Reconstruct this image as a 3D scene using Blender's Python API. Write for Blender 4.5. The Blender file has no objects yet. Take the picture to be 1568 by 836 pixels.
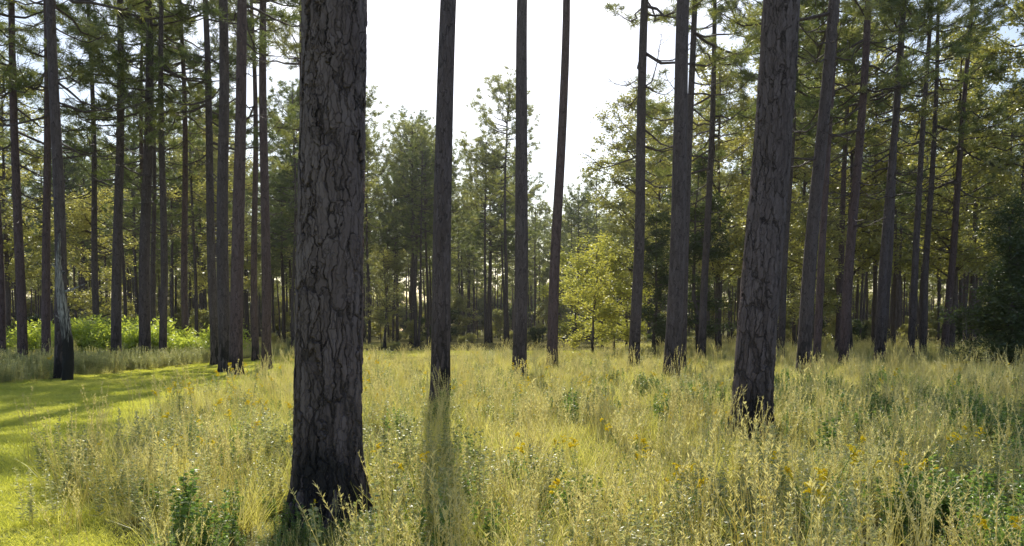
import bpy, math, random
import numpy as np
from mathutils import Vector, Matrix
rng=np.random.default_rng(7); random.seed(7)
scene=bpy.context.scene
R=math.radians
# ------------------------------------------------------------ materials
def newmat(name):
    m=bpy.data.materials.new(name); m.use_nodes=True
    nt=m.node_tree; nt.nodes.clear(); return m,nt
def N(nt,t,**k):
    n=nt.nodes.new(t)
    for a,b in k.items(): setattr(n,a,b)
    return n
def L(nt,a,b): nt.links.new(a,b)
def ramp(nt,fac,stops):
    r=N(nt,'ShaderNodeValToRGB'); e=r.color_ramp.elements
    while len(e)<len(stops): e.new(0.5)
    for i,(p,c) in enumerate(stops):
        e[i].position=p; e[i].color=(*c,1)
    L(nt,fac,r.inputs[0]); return r.outputs[0]
def math_(nt,op,a,b=None,clamp=False):
    n=N(nt,'ShaderNodeMath',operation=op); n.use_clamp=clamp
    for i,v in enumerate((a,b)):
        if v is None: continue
        if isinstance(v,(int,float)): n.inputs[i].default_value=v
        else: L(nt,v,n.inputs[i])
    return n.outputs[0]
def mixc(nt,f,a,b,mode='MIX'):
    n=N(nt,'ShaderNodeMix',data_type='RGBA',blend_type=mode)
    for s,v in ((n.inputs[0],f),(n.inputs[6],a),(n.inputs[7],b)):
        if isinstance(v,(int,float)): s.default_value=v
        elif isinstance(v,tuple): s.default_value=(*v,1)
        else: L(nt,v,s)
    return n.outputs[2]
def foliage(name,cols,trans=0.5,gl=0.05,tcol=1.3,nscale=0.4,na=0.9):
    m,nt=newmat(name)
    g=N(nt,'ShaderNodeNewGeometry'); oi=N(nt,'ShaderNodeObjectInfo')
    nz=N(nt,'ShaderNodeTexNoise'); nz.inputs['Scale'].default_value=nscale; nz.inputs['Detail'].default_value=3
    L(nt,g.outputs['Position'],nz.inputs['Vector'])
    f=math_(nt,'ADD',math_(nt,'MULTIPLY',g.outputs['Random Per Island'],0.4),math_(nt,'MULTIPLY',oi.outputs['Random'],0.3))
    f=math_(nt,'ADD',f,math_(nt,'MULTIPLY',math_(nt,'SUBTRACT',nz.outputs[0],0.5-.18/na),na),True)
    n=len(cols)
    c=ramp(nt,f,[((i+0.1)/(n-0.8),col) for i,col in enumerate(cols)])
    p=N(nt,'ShaderNodeBsdfDiffuse'); L(nt,c,p.inputs['Color'])
    t=N(nt,'ShaderNodeBsdfTranslucent')
    tc=mixc(nt,1.0,c,(tcol,tcol*1.0,tcol*0.64),'MULTIPLY'); L(nt,tc,t.inputs['Color'])
    mx=N(nt,'ShaderNodeMixShader'); mx.inputs[0].default_value=trans
    L(nt,p.outputs[0],mx.inputs[1]); L(nt,t.outputs[0],mx.inputs[2]); out=mx.outputs[0]
    if gl>0:
        gs=N(nt,'ShaderNodeBsdfGlossy'); gs.inputs['Roughness'].default_value=.42; gs.inputs['Color'].default_value=(.9,.9,.85,1)
        m2=N(nt,'ShaderNodeMixShader'); m2.inputs[0].default_value=gl; L(nt,out,m2.inputs[1]); L(nt,gs.outputs[0],m2.inputs[2]); out=m2.outputs[0]
    o=N(nt,'ShaderNodeOutputMaterial'); L(nt,out,o.inputs[0]); return m
def bark(name,near=False,char=1.5,warm=0.0):
    m,nt=newmat(name)
    tc=N(nt,'ShaderNodeTexCoord')
    nd=N(nt,'ShaderNodeTexNoise'); nd.inputs['Scale'].default_value=7.0; nd.inputs['Detail'].default_value=7; nd.inputs['Roughness'].default_value=.58
    L(nt,tc.outputs['Object'],nd.inputs['Vector'])
    vs=N(nt,'ShaderNodeVectorMath',operation='MULTIPLY_ADD'); L(nt,nd.outputs['Color'],vs.inputs[0]); vs.inputs[1].default_value=(0.10,0.10,0.42)
    L(nt,tc.outputs['Object'],vs.inputs[2])
    def vor(sc,zs):
        mp=N(nt,'ShaderNodeMapping'); mp.inputs['Scale'].default_value=(1,1,zs); L(nt,vs.outputs[0],mp.inputs['Vector'])
        ve=N(nt,'ShaderNodeTexVoronoi',feature='DISTANCE_TO_EDGE'); vc=N(nt,'ShaderNodeTexVoronoi',feature='F1')
        for v in (ve,vc): v.inputs['Scale'].default_value=sc; L(nt,mp.outputs[0],v.inputs['Vector'])
        return ve,vc
    ve,vc=vor(12,.2); ve2,vc2=vor(28.0,.27)
    fn=N(nt,'ShaderNodeTexNoise'); fn.inputs['Scale'].default_value=50; fn.inputs['Detail'].default_value=7; fn.inputs['Roughness'].default_value=.7
    mp2=N(nt,'ShaderNodeMapping'); mp2.inputs['Scale'].default_value=(1,1,0.3); L(nt,tc.outputs['Object'],mp2.inputs['Vector']); L(nt,mp2.outputs[0],fn.inputs['Vector'])
    wn=N(nt,'ShaderNodeTexNoise'); wn.inputs['Scale'].default_value=7; wn.inputs['Detail'].default_value=3; L(nt,tc.outputs['Object'],wn.inputs['Vector'])
    zz=N(nt,'ShaderNodeSeparateXYZ'); L(nt,tc.outputs['Object'],zz.inputs[0])
    low=N(nt,'ShaderNodeMapRange'); L(nt,zz.outputs[2],low.inputs['Value']); low.inputs['From Min'].default_value=.4; low.inputs['From Max'].default_value=2.2; low.inputs['To Min'].default_value=.10; low.inputs['To Max'].default_value=0
    edge=N(nt,'ShaderNodeMapRange'); edge.interpolation_type='SMOOTHSTEP'; L(nt,ve.outputs['Distance'],edge.inputs['Value'])
    L(nt,math_(nt,'ADD',math_(nt,'MAXIMUM',math_(nt,'MULTIPLY',math_(nt,'SUBTRACT',wn.outputs[0],.40),.36),.016),low.outputs[0]),edge.inputs['From Max'])
    e2=N(nt,'ShaderNodeMapRange'); e2.interpolation_type='SMOOTHSTEP'; e2.inputs['From Max'].default_value=0.08; L(nt,ve2.outputs['Distance'],e2.inputs['Value'])
    sep=N(nt,'ShaderNodeSeparateColor'); L(nt,vc.outputs['Color'],sep.inputs[0])
    sep2=N(nt,'ShaderNodeSeparateColor'); L(nt,vc2.outputs['Color'],sep2.inputs[0])
    w=warm
    mixr=math_(nt,'ADD',math_(nt,'MULTIPLY',sep.outputs[0],.5),math_(nt,'MULTIPLY',sep2.outputs[0],.5))
    plate=ramp(nt,mixr,[(0.1,(0.125+w*.6,0.094,0.094)),(0.5,(0.175+w,0.134,0.14)),(0.9,(0.235+w,0.187,0.20))])
    plate=mixc(nt,math_(nt,'MULTIPLY',fn.outputs[0],0.7),plate,(0.10+w*.5,0.073,0.07))
    col=mixc(nt,math_(nt,'ADD',math_(nt,'MULTIPLY',e2.outputs[0],.4),.6),(0.08,0.058,0.056),plate)
    col=mixc(nt,math_(nt,'ADD',math_(nt,'MULTIPLY',edge.outputs[0],.8),.2),(0.042,0.031,0.030),col)
    nb=N(nt,'ShaderNodeTexNoise'); nb.inputs['Scale'].default_value=2.5; nb.inputs['Detail'].default_value=4; L(nt,tc.outputs['Object'],nb.inputs['Vector'])
    h=math_(nt,'ADD',zz.outputs[2],math_(nt,'MULTIPLY',math_(nt,'SUBTRACT',nb.outputs[0],0.5),1.6*char))
    ch=N(nt,'ShaderNodeMapRange'); L(nt,h,ch.inputs['Value']); ch.inputs['From Min'].default_value=char*0.3; ch.inputs['From Max'].default_value=char*1.25
    ch.inputs['To Min'].default_value=0.92; ch.inputs['To Max'].default_value=0
    chf=math_(nt,'MULTIPLY',ch.outputs[0],math_(nt,'ADD',math_(nt,'MULTIPLY',math_(nt,'GREATER_THAN',0.5,sep.outputs[1]),0.75),0.25))
    col=mixc(nt,chf,col,(0.014,0.012,0.013))
    b=N(nt,'ShaderNodeBsdfPrincipled'); L(nt,col,b.inputs['Base Color']); b.inputs['Roughness'].default_value=0.75; b.inputs['Specular IOR Level'].default_value=0.35
    ht=math_(nt,'ADD',math_(nt,'MULTIPLY',edge.outputs[0],math_(nt,'ADD',math_(nt,'MULTIPLY',sep.outputs[2],0.8),0.4)),math_(nt,'MULTIPLY',fn.outputs[0],0.4))
    ht=math_(nt,'ADD',ht,math_(nt,'MULTIPLY',e2.outputs[0],math_(nt,'ADD',math_(nt,'MULTIPLY',sep2.outputs[1],.5),.05)))
    o=N(nt,'ShaderNodeOutputMaterial'); L(nt,b.outputs[0],o.inputs[0])
    if near:
        d=N(nt,'ShaderNodeDisplacement'); d.inputs['Scale'].default_value=0.018; d.inputs['Midlevel'].default_value=0.9; L(nt,ht,d.inputs['Height']); L(nt,d.outputs[0],o.inputs['Displacement'])
        m.displacement_method='BOTH'
    else:
        bp=N(nt,'ShaderNodeBump'); bp.inputs['Distance'].default_value=0.025; bp.inputs['Strength'].default_value=0.9; L(nt,ht,bp.inputs['Height']); L(nt,bp.outputs[0],b.inputs['Normal'])
    return m
M={}
M['bark_near']=bark('pine_bark_plated',True,1.0)
M['bark']=bark('pine_bark',False,1.5,0.0)
M['bark_warm']=bark('pine_bark_warm',False,0.9,0.03)
M['needle']=foliage('pine_needles',[(0.07,0.10,0.03),(0.14,0.18,0.05),(0.28,0.29,0.10)],0.55,.10)
M['needle_far']=foliage('pine_needles_lightened',[(0.12,0.15,0.045),(0.25,0.27,0.08),(0.44,0.42,0.15)],0.6,.12)  # lighter needles; haze and sunlit tone of distant crowns put into the colour
M['leaf_olive']=foliage('oak_leaves',[(0.14,0.16,0.045),(0.33,0.32,0.09),(0.58,0.52,0.19)],0.62,.14)
M['leaf_yellow']=foliage('yellowing_leaves',[(0.22,0.25,0.045),(0.42,0.42,0.09),(0.62,0.56,0.15)],0.62,.08)
M['leaf_dark']=foliage('dark_leaves',[(0.035,0.055,0.02),(0.07,0.10,0.035),(0.13,0.16,0.06)],0.5,.06)
M['leaf_shrub']=foliage('shrub_leaves',[(0.26,0.34,0.045),(0.48,0.55,0.09),(0.68,0.7,0.17)],0.62,.10)
M['grass']=foliage('meadow_blades',[(0.17,0.21,0.04),(0.44,0.44,0.10),(0.74,0.67,0.21),(0.84,0.74,0.35)],0.6,.08,1.25,.42,1.4)
M['straw']=foliage('dry_stems',[(0.54,0.46,0.21),(0.78,0.69,0.36),(0.86,0.79,0.5)],0.55,.10,1.15,.6)
M['weed']=foliage('weed_leaves',[(0.14,0.17,0.06),(0.36,0.38,0.17),(0.66,0.64,0.40)],0.52,.09,1.2,.6,1.2)
M['green']=foliage('fresh_leaves',[(0.07,0.13,0.03),(0.16,0.26,0.06),(0.32,0.42,0.12)],0.55,.08,1.3,.6)
M['gold']=foliage('goldenrod_bloom',[(0.75,0.58,0.03),(0.85,0.69,0.05),(0.9,0.76,0.1)],0.5,0,1.1)
M['lawn']=foliage('mown_blades',[(0.34,0.38,0.05),(0.60,0.60,0.12),(0.78,0.73,0.22)],0.6,.06,1.25,.35,1.2)
def woodmat():
    m,nt=newmat('weathered_wood'); tc=N(nt,'ShaderNodeTexCoord'); mp=N(nt,'ShaderNodeMapping'); mp.inputs['Scale'].default_value=(20,20,1.5)
    L(nt,tc.outputs['Object'],mp.inputs[0]); n=N(nt,'ShaderNodeTexNoise'); n.inputs['Scale'].default_value=1.5; n.inputs['Detail'].default_value=6; L(nt,mp.outputs[0],n.inputs[0])
    z=N(nt,'ShaderNodeSeparateXYZ'); L(nt,tc.outputs['Object'],z.inputs[0])
    c=ramp(nt,n.outputs[0],[(0.35,(0.06,0.05,0.048)),(0.7,(0.6,0.56,0.52))])
    mr=N(nt,'ShaderNodeMapRange'); L(nt,math_(nt,'ADD',z.outputs[2],math_(nt,'MULTIPLY',n.outputs[0],1.6)),mr.inputs[0]); mr.inputs[1].default_value=2.1; mr.inputs[2].default_value=2.9
    c=mixc(nt,mr.outputs[0],(0.015,0.013,0.013),c)
    b=N(nt,'ShaderNodeBsdfPrincipled'); b.inputs['Roughness'].default_value=.85; L(nt,c,b.inputs[0])
    bp=N(nt,'ShaderNodeBump'); bp.inputs['Distance'].default_value=.03; L(nt,n.outputs[0],bp.inputs['Height']); L(nt,bp.outputs[0],b.inputs['Normal'])
    o=N(nt,'ShaderNodeOutputMaterial'); L(nt,b.outputs[0],o.inputs[0]); return m
M['wood']=woodmat()
def groundmat(name,stops,sc):
    m,nt=newmat(name); g=N(nt,'ShaderNodeNewGeometry')
    n1=N(nt,'ShaderNodeTexNoise'); n1.inputs['Scale'].default_value=sc; n1.inputs['Detail'].default_value=8; n1.inputs['Roughness'].default_value=.7; L(nt,g.outputs['Position'],n1.inputs[0])
    n2=N(nt,'ShaderNodeTexNoise'); n2.inputs['Scale'].default_value=.15; n2.inputs['Detail'].default_value=3; L(nt,g.outputs['Position'],n2.inputs[0])
    f=math_(nt,'ADD',math_(nt,'MULTIPLY',n1.outputs[0],.6),math_(nt,'MULTIPLY',n2.outputs[0],.4))
    c=ramp(nt,f,stops)
    b=N(nt,'ShaderNodeBsdfDiffuse'); L(nt,c,b.inputs[0])
    bp=N(nt,'ShaderNodeBump'); bp.inputs['Distance'].default_value=.05; L(nt,n1.outputs[0],bp.inputs['Height']); L(nt,bp.outputs[0],b.inputs['Normal'])
    o=N(nt,'ShaderNodeOutputMaterial'); L(nt,b.outputs[0],o.inputs[0]); return m
M['ground']=groundmat('meadow_soil',[(0.35,(0.07,0.065,0.03)),(0.5,(0.14,0.13,0.05)),(0.65,(0.28,0.23,0.11))],6)
M['track']=groundmat('mown_turf',[(0.35,(0.24,0.27,0.04)),(0.5,(0.42,0.42,0.08)),(0.65,(0.54,0.5,0.15))],9)
# ------------------------------------------------------------ mesh tools
class Build:
    def __init__(s): s.V=[];s.F=[];s.m=[];s.sm=[];s.n=0
    def add(s,V,F,mi,smooth=False):
        V=np.asarray(V,float).reshape(-1,3); F=np.asarray(F,int).reshape(-1,4)
        s.V.append(V); s.F.append(F+s.n); s.m.append(np.full(len(F),mi)); s.sm.append(np.full(len(F),smooth)); s.n+=len(V)
    def mesh(s,name,mats):
        V=np.concatenate(s.V);F=np.concatenate(s.F);mi=np.concatenate(s.m);sm=np.concatenate(s.sm)
        me=bpy.data.meshes.new(name); me.vertices.add(len(V)); me.vertices.foreach_set('co',V.astype('f').ravel())
        me.loops.add(len(F)*4); me.loops.foreach_set('vertex_index',F.astype('i').ravel())
        me.polygons.add(len(F)); me.polygons.foreach_set('loop_start',np.arange(0,len(F)*4,4,dtype='i'))
        me.polygons.foreach_set('loop_total',np.full(len(F),4,dtype='i'))
        me.polygons.foreach_set('material_index',mi.astype('i')); me.polygons.foreach_set('use_smooth',sm)
        for k in mats: me.materials.append(M[k])
        me.update(calc_edges=True); return me
def norm(a): return a/np.maximum(np.linalg.norm(a,axis=-1,keepdims=True),1e-9)
def tube(P,r,n=6):
    P=np.asarray(P,float); r=np.asarray(r,float); k=len(P)
    T=norm(np.gradient(P,axis=0)); ref=np.array([0,0,1.]) if abs(T[0,2])<.8 else np.array([1.,0,0])
    A=norm(np.cross(T,ref)); B=np.cross(T,A)
    a=np.linspace(0,2*np.pi,n,endpoint=False)
    V=P[:,None]+r[:,None,None]*(np.cos(a)[None,:,None]*A[:,None]+np.sin(a)[None,:,None]*B[:,None])
    i=np.arange(k-1)[:,None]*n; j=np.arange(n)[None]; j2=(j+1)%n
    F=np.stack([i+j,i+j2,i+n+j2,i+n+j],-1)
    return V.reshape(-1,3),F.reshape(-1,4)
def ribbons(base,d,length,width,droop=0.0,prof=(1,1,.7,.1),rg=None):
    rg=rg or rng
    base=np.asarray(base,float); n=len(base); d=norm(np.asarray(d,float)); length=np.broadcast_to(length,(n,)); width=np.broadcast_to(width,(n,)); droop=np.broadcast_to(droop,(n,))
    k=len(prof); t=np.linspace(0,1,k)
    h=d.copy(); h[:,2]=0; h=norm(h+rg.normal(0,.02,h.shape)*[1,1,0])
    P=base[:,None]+d[:,None]*(length[:,None]*t)[...,None]+(h-np.array([0,0,.7]))[:,None]*(length*droop)[:,None,None]*(t**2)[None,:,None]
    s=norm(np.cross(d,rg.normal(size=(n,3))))
    W=s[:,None]*(width[:,None]*np.array(prof)*.5)[...,None]
    V=np.stack([P-W,P+W],2)
    i=(np.arange(n)*k*2)[:,None]; j=(np.arange(k-1)*2)[None]
    b=i+j; F=np.stack([b,b+1,b+3,b+2],-1)
    return V.reshape(-1,3),F.reshape(-1,4)
def sph(n,rg=None):
    return norm((rg or rng).normal(size=(n,3)))
def obj(name,me,coll=None):
    o=bpy.data.objects.new(name,me); (coll or scene.collection).objects.link(o); return o
# ------------------------------------------------------------ pines
def wob(z): return np.stack([.09*np.sin(z*.33+.4)-.035,.08*np.sin(z*.27+1.3)-.077,np.zeros_like(z)],-1)*np.minimum(z/4,1)[:,None]
def trunk_part(B,r0,H,mi,n=16,dense=None,flare=.3,taper=.72,seed=0):
    if dense: z=np.concatenate([np.arange(-.15,dense[0],dense[1]),np.linspace(dense[0]+.05,H,40)])
    else: z=np.concatenate([[-.1,.05,.2,.4,.7,1.1],np.linspace(1.6,H,26)])
    zc=np.maximum(z,0)
    r=r0*(1-taper*(zc/H)**1.15)+r0*flare*np.exp(-zc/.32)
    P=wob(zc); a=np.linspace(0,2*np.pi,n,endpoint=False)
    lob=1+ (flare*.35*np.exp(-zc/.4))[:,None]*np.sin(a*5+seed)[None]+.02*np.sin(a*2+seed)[None]+.018*np.sin(a[None]*3+zc[:,None]*1.1+seed)
    V=np.stack([P[:,0:1]+r[:,None]*lob*np.cos(a),P[:,1:2]+r[:,None]*lob*np.sin(a),np.repeat(z[:,None],n,1)],-1)
    i=np.arange(len(z)-1)[:,None]*n; j=np.arange(n)[None]; j2=(j+1)%n
    B.add(V.reshape(-1,3),np.stack([i+j,i+j2,i+n+j2,i+n+j],-1).reshape(-1,4),mi,True)
def crown_part(B,seed,H,cb,Lmax,nb,mb,mn,tuft=18,dead=8,nw=.02,prof=(.6,1,.2),lat=2.2,whorl=True,rnd=False,ln=(.16,.32)):
    rg=np.random.default_rng(seed); C=[];D=[]
    for i in range(nb+dead):
        isdead=i>=nb
        t=rg.random()**.85 if not isdead else 0
        if whorl: t=round(t*16)/16+rg.normal(0,.008)
        t=min(max(t,0),1)
        z=cb+(H-cb-.3)*t if not isdead else cb-rg.random()*cb*.4
        pf=(math.sqrt(max(0,1-(1.9*t-.85)**2/1.15))*.95+.1) if rnd else ((1-t)**.6*.9+.14)
        Lb=Lmax*pf*rg.uniform(.45,1.1)*(.55 if isdead else 1)
        az=rg.uniform(0,2*np.pi); el=R(5+50*t+rg.normal(0,10))
        s=np.linspace(0,1,7); hd=np.array([math.cos(az),math.sin(az),0.])
        sw=np.array([-hd[1],hd[0],0])*rg.normal(0,.15)
        P=wob(np.array([z]))[0]+np.array([0,0,z])+hd*(s*Lb*math.cos(el))[:,None]+sw*(s**2*Lb)[:,None]
        P[:,2]+=s*Lb*math.sin(el)-.22*Lb*np.sin(s*np.pi*.8)+.18*Lb*s**3
        P[1:-1]+=rg.normal(0,.045*Lb/2,(5,3))
        B.add(*tube(P,np.linspace(.012+.012*Lb,.007,7),4),mb)
        for k in range(int(3+Lb*lat)):
            q=rg.uniform(.35,1); x=q*6; i0=min(int(x),5); p=P[i0]*(1-x+i0)+P[i0+1]*(x-i0)
            ang=az+rg.choice([-1,1])*rg.uniform(.4,1.2); l=rg.uniform(.25,.9)*(.5+.5*Lb/Lmax)
            dd=np.array([math.cos(ang),math.sin(ang),rg.uniform(-.1,.7)]); dd/=np.linalg.norm(dd)
            e=p+dd*l
            if lat>1.5: B.add(*tube([p,(p+e)/2+rg.normal(0,.04,3),e],[.011,.008,.005],3),mb)
            if isdead: continue
            C.append(e);D.append(dd)
            C.append(p+dd*l*rg.uniform(.4,.8)+rg.normal(0,.07,3)); D.append(dd)
        if not isdead: C.append(P[-1]);D.append(norm(P[-1]-P[-2]))
    C=np.repeat(np.array(C),tuft,0);D=np.repeat(np.array(D),tuft,0)
    d=norm(D*.7+rg.normal(0,.62,C.shape)+np.array([0,0,.15]))
    V,F=ribbons(C+rg.normal(0,.05,C.shape),d,rg.uniform(*ln,len(C)),nw,.1,prof,rg); B.add(V,F,mn)
PR=[dict(H=25,cb=10.0,Lm=4.2,nb=46),dict(H=26,cb=12.5,Lm=4.2,nb=42),dict(H=27,cb=19,Lm=3.4,nb=30),dict(H=23,cb=11,Lm=3.8,nb=42),dict(H=24,cb=13,Lm=4.4,nb=38),dict(H=25,cb=12.5,Lm=4.6,nb=68)]
crowns=[]
for i,p in enumerate(PR):
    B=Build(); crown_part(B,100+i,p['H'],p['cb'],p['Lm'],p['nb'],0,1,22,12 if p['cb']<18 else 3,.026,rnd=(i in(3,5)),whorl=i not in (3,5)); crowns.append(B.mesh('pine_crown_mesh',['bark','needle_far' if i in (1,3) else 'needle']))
TREE_XY=[]
def pine(x,y,lean,r0,pi,matk='bark',n=20,dense=None,flare=.3,leany=0.0):
    H=PR[pi]['H']; B=Build(); trunk_part(B,r0,H,0,n,dense,flare,seed=x*3)
    me=B.mesh('pine_trunk_mesh',[matk]); o=obj('pine_tree',me)
    az=rng.uniform(0,6.28) if dense is None else 0.3
    o.matrix_world=Matrix.Translation((x,y,0))@Matrix.Rotation(math.atan(lean),4,'Y')@Matrix.Rotation(leany,4,'X')@Matrix.Rotation(az,4,'Z')
    c=obj('crown',crowns[pi]); c.parent=o; TREE_XY.append((x,y)); return o
pine(-1.53,6.5,.0146,.262,2,'bark_near',320,(5.6,.006),.42)
pine(3.45,11.5,.047,.275,2,'bark_near',220,(7.6,.011),.35)
pine(-1.55,17,.031,.205,2,'bark',28)
for a in [(.23,26,.022,.235,2),(1.6,32,.025,.215,2),(4.88,32,.029,.225,1),(4.8,24,.038,.25,2),(10.24,28,.047,.24,1),
          (14.16,34,.034,.21,0),(16.55,36,.046,.2,1),(17.6,38,.04,.19,4),(6.6,31,.03,.17,4),(10.0,42,.02,.2,0),(12.6,33,.045,.16,3),
          (24.4,45,.05,.2,0),(23.2,45,.02,.19,4),(20.5,41,.04,.18,3),(13.5,40,.03,.18,5),(27.5,44,.05,.19,3),(19.2,47,.03,.19,5),(16.2,44,.03,.17,3),
          (-9.89,32,.02,.2,2),(-9.73,28,.025,.235,5),(-10.8,30,.0,.235,2),(-13.4,36,-.01,.2,0),(-15.8,36,.024,.17,3),(-16.6,36,.025,.25,0),
          (-17.9,36,.026,.23,4),(-14.75,26,.015,.19,1),(-19.9,34,.02,.18,3),(-20.9,34,.01,.2,0),(-21.8,34,.01,.17,4),(-23.4,45,.0,.19,0),(-26,40,.0,.2,1),(-13.2,41,.0,.18,3),(-17.2,42,.0,.18,5),(-21.5,47,.01,.18,3),(-12.1,46,.01,.17,3)]:
    pine(*a,matk='bark_warm' if rng.random()<.4 else 'bark')
B=Build(); z=np.linspace(0,4.6,40); P=np.stack([-.03*z+.07*np.sin(z*1.5),.03*np.sin(z),z],-1); rr=.17-.012*z-.09*np.clip((z-2.6)/2,0,1); rr[-1]=.01
V,F=tube(P,rr,18); V+=np.random.default_rng(3).normal(0,.012,V.shape); B.add(V,F,0,True)
for zz,aa,l in ((2.8,.4,.6),(3.4,2.6,.7),(1.9,3.3,.35)):
    s=np.linspace(0,1,6)[:,None]; B.add(*tube(np.array([0,0,zz])+s*l*np.array([math.cos(aa),math.sin(aa),.3])+[0,0,.1]*s**2,np.linspace(.05,.012,6),6),0,True)
o=obj('dead_pine_snag',B.mesh('snag_mesh',['wood'])); o.location=(-14.1,25.2,0); TREE_XY.append((-14.1,25.2))
# ------------------------------------------------------------ broadleaf trees
def oak_mesh(name,seed,H,W,cb,leafk,nl,ls=.1,r0=.13,cone=False):
    rg=np.random.default_rng(seed);B=Build();C=[]
    z=np.linspace(0,H*.93,10); tp=np.stack([np.cumsum(rg.normal(0,.06,10)),np.cumsum(rg.normal(0,.06,10)),z],-1); tp[0,:2]=0
    B.add(*tube(tp,np.linspace(r0,.02,10)+np.array([.05]+[0]*9),8),0,True)
    for i in range(int(H*(7 if cone else 3.2))):
        t=rg.random(); zz=cb+(H*.93-cb)*t; p0=np.array([np.interp(zz,z,tp[:,0]),np.interp(zz,z,tp[:,1]),zz])
        pr=(1-t)*.95+.08 if cone else math.sqrt(max(0,1-(2*t-.75)**2/1.6))*.9+.1
        l=W*pr*rg.uniform(.55,1.05); az=rg.uniform(0,6.28); el=R(rg.uniform(0,50) if not cone else rg.uniform(-5,30))
        s=np.linspace(0,1,6)[:,None]; d=np.array([math.cos(az)*math.cos(el),math.sin(az)*math.cos(el),math.sin(el)])
        P=p0+s*l*d+rg.normal(0,.05*l,(6,3))*s; P[:,2]-=.12*l*(s[:,0]**2)
        B.add(*tube(P,np.linspace(.015+.01*l,.006,6),4),0)
        for k in range(int(3+l*2.4)):
            q=rg.uniform(.3,1); p=P[min(int(q*5),5)]; e=p+norm(d*.5+rg.normal(0,.8,3))*rg.uniform(.2,.75)
            B.add(*tube([p,(p+e)/2,e],[.009,.006,.004],3),0); C+= [e,(p+e)/2]
    C=np.array(C); idx=rg.integers(0,len(C),nl); rad=rg.uniform(.1,.36,len(C))[idx]
    p=C[idx]+rg.normal(0,1,(nl,3))*rad[:,None]*[.8,.8,.55]
    p[:,2]=np.maximum(p[:,2],.05)
    V,F=ribbons(p,sph(nl,rg)*[1,1,.6],rg.uniform(ls*.7,ls*1.4,nl),ls*.55,.1,(.15,1,.1),rg); B.add(V,F,1)
    return B.mesh(name,['bark',leafk])
o1=oak_mesh('oak_olive_a',11,17,4.2,3.5,'leaf_olive',18000,.15,.17)
o2=oak_mesh('oak_olive_b',12,11,3.4,2.2,'leaf_olive',11000,.13,.14)
o3=oak_mesh('oak_yellow',13,7,2.8,.9,'leaf_yellow',5600,.14,.09)
o4=oak_mesh('oak_dark',14,11.5,2.6,1.8,'leaf_dark',14000,.13,.16)
ced=oak_mesh('cedar',15,6.6,2.4,.2,'leaf_dark',22000,.10,.12,True)
def place(name,me,x,y,s=1,a=0):
    o=obj(name,me); o.location=(x,y,0); o.scale=(s,s,s); o.rotation_euler[2]=a; return o
place('sweetgum_tree',o3,4.8,47,.95,.3); place('sweetgum_tree',o3,6.1,54,1.1,2); place('sweetgum_tree',o3,7.6,60,1.2,4); place('sweetgum_tree',o3,9.5,66,1.2,1); place('sweetgum_tree',o3,6.4,80,1.5,1)
place('oak_tree',o4,10.6,45,1.0,1); place('oak_tree',o4,8.9,50,.8,2.6)
for x,y,s,m_,a in [(8.6,56,1.12,o1,0),(14,54,1.25,o1,1),(22,52,1.3,o1,3),(27.5,50,1.25,o1,4),(26,38,1.05,o2,1),(30,44,1.3,o1,2),(18.5,58,1.3,o1,4.4),
                   (17,46,.9,o2,5),(23,64,1.35,o1,5),(12.5,68,1.3,o1,.5),(33,57,1.35,o1,.9),(-22,60,1.1,o1,2),(-28,54,1.1,o2,3),(-33,52,1.15,o1,.3),(-15,66,1.1,o1,4),(-11.5,72,.9,o2,1)]:
    place('oak_tree',m_,x,y,s,a)
place('cedar_tree',ced,18.9,30,1,0); place('cedar_tree',ced,21.5,34,.9,2)
# ------------------------------------------------------------ instancing
def scatter(name,meshes,pts,rot,scl,idx):
    col=bpy.data.collections.new(name+'_sources')
    for i,me in enumerate(meshes):
        col.objects.link(bpy.data.objects.new('%s_src_%02d'%(name,i),me))
    me=bpy.data.meshes.new(name+'_points'); me.vertices.add(len(pts)); me.vertices.foreach_set('co',np.asarray(pts,'f').ravel())
    a=me.attributes.new('rot','FLOAT_VECTOR','POINT'); a.data.foreach_set('vector',np.asarray(rot,'f').ravel())
    a=me.attributes.new('scl','FLOAT_VECTOR','POINT'); a.data.foreach_set('vector',np.asarray(scl,'f').ravel())
    a=me.attributes.new('pick','INT','POINT'); a.data.foreach_set('value',np.asarray(idx,'i'))
    o=obj(name,me); ng=bpy.data.node_groups.new(name,'GeometryNodeTree')
    ng.interface.new_socket('Geometry',in_out='INPUT',socket_type='NodeSocketGeometry'); ng.interface.new_socket('Geometry',in_out='OUTPUT',socket_type='NodeSocketGeometry')
    gi=ng.nodes.new('NodeGroupInput');go=ng.nodes.new('NodeGroupOutput'); ip=ng.nodes.new('GeometryNodeInstanceOnPoints')
    ci=ng.nodes.new('GeometryNodeCollectionInfo'); ci.inputs[0].default_value=col; ci.inputs['Separate Children'].default_value=True; ci.inputs['Reset Children'].default_value=True
    def na(n,t):
        q=ng.nodes.new('GeometryNodeInputNamedAttribute'); q.data_type=t; q.inputs[0].default_value=n; return q.outputs[0]
    ip.inputs['Pick Instance'].default_value=True
    lk=ng.links.new; lk(gi.outputs[0],ip.inputs['Points']); lk(ci.outputs[0],ip.inputs['Instance']); lk(na('pick','INT'),ip.inputs['Instance Index'])
    lk(na('rot','FLOAT_VECTOR'),ip.inputs['Rotation']); lk(na('scl','FLOAT_VECTOR'),ip.inputs['Scale']); lk(ip.outputs[0],go.inputs[0])
    md=o.modifiers.new('scatter','NODES'); md.node_group=ng; return o
def sc3(s,v=.15): 
    s=np.asarray(s); return np.stack([s,s,s*rng.uniform(1-v,1+v,len(s))],-1)
def rz(n,tilt=.06): return np.stack([rng.normal(0,tilt,n),rng.normal(0,tilt,n),rng.uniform(0,6.28,n)],-1)
fm=[]
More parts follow.
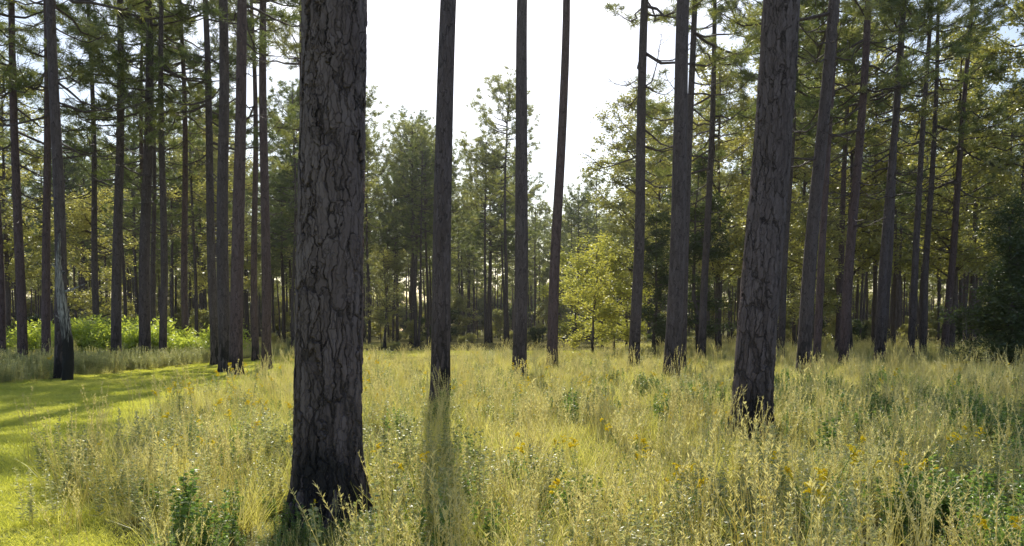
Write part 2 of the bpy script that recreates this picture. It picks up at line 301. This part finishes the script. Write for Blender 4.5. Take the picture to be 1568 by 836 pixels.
for i,(H,cb,Lm,nb,r0) in enumerate([(24,10,3.8,50,.17),(22,8.5,3.6,46,.15),(21,9,3.2,44,.13)]):
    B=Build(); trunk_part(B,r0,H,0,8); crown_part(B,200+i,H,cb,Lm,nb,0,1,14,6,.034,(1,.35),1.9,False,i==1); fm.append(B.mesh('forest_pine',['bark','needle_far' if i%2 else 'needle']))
for i,(H,cb,Lm,nb,r0) in enumerate([(23,11.5,4.3,72,.19),(22,12,4.0,62,.17),(20.5,9.5,3.9,64,.15)]):
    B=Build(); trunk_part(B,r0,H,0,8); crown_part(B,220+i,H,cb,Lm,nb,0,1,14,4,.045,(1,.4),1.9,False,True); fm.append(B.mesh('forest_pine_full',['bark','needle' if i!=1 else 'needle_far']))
for i,(H,cb,Lm,nb,r0) in enumerate([(23,11,3.8,44,.19),(22,10,3.6,44,.17),(21,11,3.4,38,.15)]):
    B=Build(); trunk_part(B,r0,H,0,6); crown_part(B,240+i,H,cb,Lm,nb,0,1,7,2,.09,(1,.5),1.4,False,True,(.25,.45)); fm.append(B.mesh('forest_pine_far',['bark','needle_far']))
def front(px):
    return np.interp(px,[-.75,-.30,-.26,-.2,-.01,.02,.10,.11,.14,.17,.8],[40,42,60,68,72,104,108,125,125,54,48])
pts=[];tries=0
while len(pts)<800 and tries<80000:
    tries+=1
    y=rng.uniform(38,200); b=rng.uniform(-.8,.8); x=b*y
    centre=-.27<b<.12
    pr=(.95 if y<90 else .5) if centre else (.15 if y<75 else .5)
    if rng.random()>pr*(.4+y/140): continue
    if y<front(b)+rng.normal(0,2): continue
    mind=(2.8 if centre else 4.0) if y<90 else 1.8
    if any((x-p[0])**2+(y-p[1])**2<mind**2 for p in pts): continue
    k=rng.integers(6,9) if y>112 else (rng.choice([3,4,5]) if centre or y>75 else rng.integers(0,3))
    pts.append((x,y,0,k))
pts=np.array(pts); n=len(pts)
scatter('distant_pine_forest',fm,pts[:,:3],rz(n,.018),sc3(rng.uniform(.82,1.06,n),.06),pts[:,3].astype(int))
def bush_mesh(seed,leafk,H,W,nl,ls):
    rg=np.random.default_rng(seed);B=Build();C=[]
    for i in range(26):
        az=rg.uniform(0,6.28);l=rg.uniform(.5,1); e=np.array([math.cos(az)*W*l*rg.random()**.5,math.sin(az)*W*l*rg.random()**.5,H*rg.uniform(.45,1)])
        b=e*[.15,.15,0]; B.add(*tube([b,(b+e)/2+rg.normal(0,.06,3),e],[.015,.01,.004],4),0)
        for q in (.45,.6,.75,.88,1): C.append(b+(e-b)*q+rg.normal(0,.08*W,3))
    C=np.array(C);p=C[rg.integers(0,len(C),nl)]+rg.normal(0,.12*W,(nl,3)); p[:,2]=np.abs(p[:,2])
    V,F=ribbons(p,sph(nl,rg)+[0,0,.5],rg.uniform(ls*.7,ls*1.4,nl),ls*.5,.1,(.15,1,.1),rg); B.add(V,F,1); return B.mesh('bush',['bark',leafk])
us=[oak_mesh('us_a',31,5,2.4,.5,'leaf_olive',4200,.2,.06),oak_mesh('us_b',32,4,2.2,.3,'leaf_dark',4000,.2,.05),oak_mesh('us_c',33,7.5,2.6,1,'leaf_olive',5200,.21,.07),bush_mesh(34,'leaf_olive',1.6,1.3,1800,.15)]
P=[]
for _ in range(400):
    y=rng.uniform(60,205); b=rng.uniform(-.8,.8)
    if y<front(b)+12 and rng.random()<.85: continue
    P.append((b*y,y,0))
for _ in range(330): y=rng.uniform(196,232); P.append((rng.uniform(-.8,.8)*y,y,0))
P=np.array(P);n=len(P); near=P[:,1]<95; fr=P[:,1]>196
s=np.where(near,rng.uniform(.4,.8,n),np.where(fr,rng.uniform(1.4,2.4,n),rng.uniform(.5,1.1,n)))
scatter('forest_understory',us,P,rz(n,.03),sc3(s),np.where(near,rng.choice([0,1,3],n),np.where(fr,rng.choice([0,2,1],n),rng.choice([0,2,3,3,1],n))))
sb=[bush_mesh(41,'leaf_shrub',1.6,1.2,3000,.13),bush_mesh(42,'leaf_shrub',1.3,1.0,2400,.13)]
P=np.array([(rng.uniform(-25,-15.5),rng.uniform(39,45),0) for _ in range(50)]+[(rng.uniform(-36,-26),rng.uniform(40,46),0) for _ in range(12)]);n=len(P)
scatter('shrub_thicket',sb,P,rz(n),sc3(rng.uniform(.65,1.25,n)),rng.integers(0,2,n))
# ------------------------------------------------------------ ground
def sheet(name,x0,x1,y0,y1,z,mk):
    me=bpy.data.meshes.new(name); me.from_pydata([(x0,y0,z),(x1,y0,z),(x1,y1,z),(x0,y1,z)],[],[(0,1,2,3)]); me.materials.append(M[mk]); return obj(name,me)
sheet('ground',-1500,1500,-300,2500,0,'ground')
def xr(y): return np.interp(y,[-5,3,5.5,8.3,12.6,18.6,26,43,50,53],[2,-.8,-2.7,-4.7,-6,-7.4,-8.2,-8.3,-5,9])
def xl(y): return np.interp(y,[-5,23,45,58],[-15.2,-14.8,-14,-12])
ys=np.linspace(-5,60,66); me=bpy.data.meshes.new('track')
vv=[];ff=[]
for i,y in enumerate(ys):
    vv+= [(float(xl(y)),float(y),.004),(float(xr(y))+.1*math.sin(y*2.1),float(y),.004)]
    if i: ff.append((2*i-2,2*i-1,2*i+1,2*i))
me.from_pydata(vv,[],ff); me.materials.append(M['track']); obj('mown_track',me)
# ------------------------------------------------------------ small plants
def disk(n,r,rg): a=rg.uniform(0,6.28,n);q=r*np.sqrt(rg.random(n)); return np.stack([q*np.cos(a),q*np.sin(a),np.zeros(n)],-1)
def blades(B,rg,n,r,h0,h1,w,mi,spread=.3,droop=(.05,.5)):
    b=disk(n,r,rg); d=np.stack([rg.normal(0,spread,n),rg.normal(0,spread,n),np.ones(n)],-1)+b*.8
    B.add(*ribbons(b,d,rg.uniform(h0,h1,n),rg.uniform(.6,1.2,n)*w,rg.uniform(*droop,n),(1,1,.6,.08),rg),mi)
def stems_leaf(B,rg,ns,r,h0,h1,mi_s,mi_l,nl,ll,lw,up=.4,taper=.6):
    for i in range(ns):
        b=disk(1,r,rg)[0]; h=rg.uniform(h0,h1); lean=rg.normal(0,.12,2)
        t=np.linspace(0,1,5)[:,None]; P=b+np.concatenate([lean*h*t**1.5,h*t],1)
        B.add(*tube(P,np.linspace(.004,.0015,5),3),mi_s)
        q=rg.uniform(.12,1,nl); p=np.stack([np.interp(q,t[:,0],P[:,k]) for k in range(3)],-1)
        az=rg.uniform(0,6.28,nl); d=np.stack([np.cos(az),np.sin(az),np.full(nl,up)+rg.normal(0,.2,nl)],-1)
        B.add(*ribbons(p,d,ll*(1-taper*q)*rg.uniform(.7,1.2,nl),lw,.15,(.3,1,.1),rg),mi_l)
def g_grass(seed,h,straw=.3):
    rg=np.random.default_rng(seed);B=Build(); blades(B,rg,60,.16,h*.45,h,.006,0); blades(B,rg,int(60*straw),.16,h*.5,h*1.1,.004,1,.22,(0,.35)); return B.mesh('grass_tuft',['grass','straw'])
def g_seed(seed,h):
    rg=np.random.default_rng(seed);B=Build(); blades(B,rg,24,.12,h*.3,h*.6,.005,0)
    for i in range(9):
        b=disk(1,.13,rg)[0]; hh=h*rg.uniform(.7,1.2); ln=rg.normal(0,.17,2); t=np.linspace(0,1,6)[:,None]
        P=b+np.concatenate([ln*hh*t**2,hh*t],1); B.add(*tube(P,np.linspace(.0028,.0012,6),3),1)
        m=34; q=rg.uniform(.68,1,m); p=np.stack([np.interp(q,t[:,0],P[:,k]) for k in range(3)],-1)
        az=rg.uniform(0,6.28,m); B.add(*ribbons(p,np.stack([np.cos(az),np.sin(az),rg.uniform(1.2,3.2,m)],-1),rg.uniform(.012,.03,m),.005,.2,(.3,1,.3),rg),1)
    return B.mesh('seed_grass',['grass','straw'])
def g_weed(seed,h,k,ll=.05,lw=.011,nl=80,ns=6):
    rg=np.random.default_rng(seed);B=Build(); stems_leaf(B,rg,ns,.14,h*.6,h,0,1,nl,ll,lw); blades(B,rg,12,.15,h*.3,h*.6,.005,0); return B.mesh('weed',['straw',k])
def g_gold(seed,h):
    rg=np.random.default_rng(seed);B=Build(); 
    for i in range(2):
        b=disk(1,.14,rg)[0]; hh=h*rg.uniform(.75,1.1); ln=rg.normal(0,.2,2); t=np.linspace(0,1,6)[:,None]
        P=b+np.concatenate([ln*hh*t**2,hh*t],1); B.add(*tube(P,np.linspace(.004,.002,6),3),0)
        m=50;q=rg.uniform(.1,.85,m); p=np.stack([np.interp(q,t[:,0],P[:,k]) for k in range(3)],-1); az=rg.uniform(0,6.28,m)
        B.add(*ribbons(p,np.stack([np.cos(az),np.sin(az),.4+0*az],-1),.07*(1.1-q),.009,.2,(.3,1,.1),rg),0)
        for k in range(6):
            a=rg.normal(seed,1.); s=rg.uniform(.84,1); c=np.array([np.interp(s,t[:,0],P[:,j]) for j in range(3)]); l=.055*(1.25-s)*4*rg.uniform(.4,.9)
            u=np.linspace(0,1,10)[:,None]; arc=c+u*l*np.array([math.cos(a),math.sin(a),.9])-[0,0,.6]*u**2*l
            pp=np.repeat(arc,4,0)+rg.normal(0,.003,(40,3)); B.add(*ribbons(pp,sph(40,rg)+[0,0,.6],.010,.008,0,(.5,1,.4),rg),1)
    return B.mesh('goldenrod',['green','gold'])
def g_lawn(seed):
    rg=np.random.default_rng(seed);B=Build(); n=900; b=np.stack([rg.uniform(-.35,.35,n),rg.uniform(-.35,.35,n),np.zeros(n)],-1)
    d=np.stack([rg.normal(0,.4,n),rg.normal(0,.4,n),np.ones(n)],-1)
    B.add(*ribbons(b,d,rg.uniform(.025,.075,n),.005,.25,(1,.8,.1),rg),0); return B.mesh('turf',['lawn'])
near_ok=lambda x,y: all((x-a)**2+(y-b)**2>.42**2 for a,b in TREE_XY)
def meadow_pts(dens,wide=.8,y1=85):
    out=[]
    bands=[(2.9,5),(5,8),(8,12),(12,18),(18,27),(27,40),(40,58),(58,y1)]
    for (a,b),dn in zip(bands,dens):
        w=wide*b+1; n=int(2*w*(b-a)*dn); X=rng.uniform(-w,w,n);Y=rng.uniform(a,b,n)
        k=np.abs(X)<wide*Y+.8; X=X[k];Y=Y[k]
        jit=rng.normal(0,.3,len(X)); k=((X>xr(Y)+jit)|(X<xl(Y)+jit)); X=X[k];Y=Y[k]
        out.append(np.stack([X,Y,0*X],-1))
    return np.concatenate(out)
def field(P,sc,ph):
    x,y=P[:,0]*sc,P[:,1]*sc
    return .5+.25*(np.sin(x*1.3+ph+1.7*np.sin(y*.9+ph))+np.sin(y*1.7-ph*2+1.3*np.sin(x*1.1)))
def put(name,meshes,P,s0,s1,far=.0):
    keep=np.array([near_ok(p[0],p[1]) for p in P]); P=P[keep]; n=len(P)
    s=rng.uniform(s0,s1,n)*(1+far*np.clip((P[:,1]-25)/40,0,1))
    if name!='turf':   # stunted growth in the permanent shade and needle litter round the big stems
        for (tx,ty,wd,dp,f) in ((-1.5,6.4,.55,1.9,.45),(3.4,11.4,.6,2.2,.6),(-1.5,17,.5,1.5,.75)):
            k=(np.abs(P[:,0]-tx)<wd)&(P[:,1]<ty+.5)&(P[:,1]>ty-dp); s[k]*=f
    sc=sc3(s,.22); sc[:,2]/=(1+far*.75*np.clip((P[:,1]-25)/40,0,1))
    scatter(name,meshes,P,rz(n,.07),sc,rng.integers(0,len(meshes),n)); return n
cnt={}
P=meadow_pts([14,13,10,7,4.4,2.8,1.6,.7]); P=P[field(P,.8,2.)>rng.uniform(-.1,.65,len(P))]; cnt['g']=put('meadow_grass',[g_grass(i,.5,.35) for i in range(300,305)],P,.5,1.25,1.2)
P=meadow_pts([7,7,6,5,3,1.8,.9,.4]); P=P[field(P,.45,1.)>rng.uniform(.1,.8,len(P))]; cnt['s']=put('seeding_grass',[g_seed(i,.68) for i in range(310,314)],P,.5,1.35,1.)
P=meadow_pts([14,12,8,4,1.8,1.0,.6,.2]); P=P[field(P,.6,3.)>rng.uniform(.2,.75,len(P))]; cnt['w']=put('meadow_weeds',[g_weed(i,.5,'weed') for i in range(320,325)]+[g_weed(325,.36,'green',.05,.014,60)],P,.6,1.35,.8)
P=meadow_pts([1.5,1.5,1.4,1.0,.5,.12,.0,.0]); P=P[field(P,.5,5.)>rng.uniform(.1,.7,len(P))]; P=P[(P[:,0]<3.0)|(rng.random(len(P))<.35)]; cnt['gr']=put('goldenrod',[g_gold(i,.7) for i in range(330,336)],P,.7,1.1)
P=[];
for _ in range(1300):
    y=rng.uniform(16,42); P.append((xl(y)-abs(rng.normal(0,4.0))-.2,y,0))
put('roadside_weeds',[g_weed(i,.8,'weed',.07,.014,100,8) for i in range(340,343)],np.array(P),.6,1.1)
P=[(rng.normal(7.2,1.5),rng.normal(10.6,1.3),0) for _ in range(240)]+[(rng.uniform(2.9,4.8),rng.uniform(4.6,6.2),0) for _ in range(90)]+[(rng.normal(-1.55,.45),rng.normal(5.95,.25),0) for _ in range(40)]+[(rng.normal(9,5),rng.uniform(12,22),0) for _ in range(220)]
put('leafy_weeds',[g_weed(i,.5,'green',.06,.018,80,8) for i in range(350,353)],np.array(P),.6,1.25)
P=[]
for a,b,st in ((3,14,.42),(14,28,.55),(28,60,.85)):
    for y in np.arange(a,b,st):
        for x in np.arange(xl(y)-.2,xr(y)+.2,st):
            if abs(x)<.85*y+2: P.append((x+rng.normal(0,.08),y+rng.normal(0,.08),0))
P=np.array(P);n=len(P); put('turf',[g_lawn(i) for i in range(360,363)],P,.95,1.25)
print('counts',cnt,'turf',n,'forest',len(pts))
# ------------------------------------------------------------ thin haze filling the air of the whole stand
m,nt=newmat('humid_air'); v=N(nt,'ShaderNodeVolumeScatter'); v.inputs['Color'].default_value=(.95,.97,1,1); v.inputs['Density'].default_value=.0002; v.inputs['Anisotropy'].default_value=.6
o=N(nt,'ShaderNodeOutputMaterial'); L(nt,v.outputs[0],o.inputs['Volume']); M['air']=m
B=Build(); x0,x1,y0,y1,z0,z1=-320,320,-80,300,-.5,34
B.add([(x0,y0,z0),(x1,y0,z0),(x1,y1,z0),(x0,y1,z0),(x0,y0,z1),(x1,y0,z1),(x1,y1,z1),(x0,y1,z1)],[(0,3,2,1),(4,5,6,7),(0,1,5,4),(1,2,6,5),(2,3,7,6),(3,0,4,7)],0)
obj('air_haze',B.mesh('air_haze',['air']))
# ------------------------------------------------------------ light
sd=Vector((-.068,1,0)).normalized(); E=R(40); s=Vector((sd.x*math.cos(E),sd.y*math.cos(E),math.sin(E)))
ld=bpy.data.lights.new('sun','SUN'); ld.energy=5; ld.angle=R(.5); ld.color=(1,.96,.84); lo=obj('sun',ld); lo.rotation_mode='QUATERNION'; lo.rotation_quaternion=s.to_track_quat('Z','Y'); lo.location=(0,0,40)
w=bpy.data.worlds.new('World'); scene.world=w; w.use_nodes=True; nt=w.node_tree; bg=nt.nodes['Background']
sk=nt.nodes.new('ShaderNodeTexSky'); sk.sky_type='NISHITA'; sk.sun_disc=False; sk.sun_elevation=E; sk.sun_rotation=R(-3.9); sk.dust_density=1.4; sk.air_density=1.1
nt.links.new(sk.outputs[0],bg.inputs[0]); bg.inputs[1].default_value=.15
cd=bpy.data.cameras.new('camera'); co=obj('camera',cd); co.location=(0,0,1.6); co.rotation_euler=(R(90-3),0,0); cd.lens=28; cd.sensor_width=36; cd.shift_y=.0963; cd.clip_end=5000; scene.camera=co
scene.view_settings.view_transform='Standard'; scene.view_settings.look='None'; scene.view_settings.exposure=0
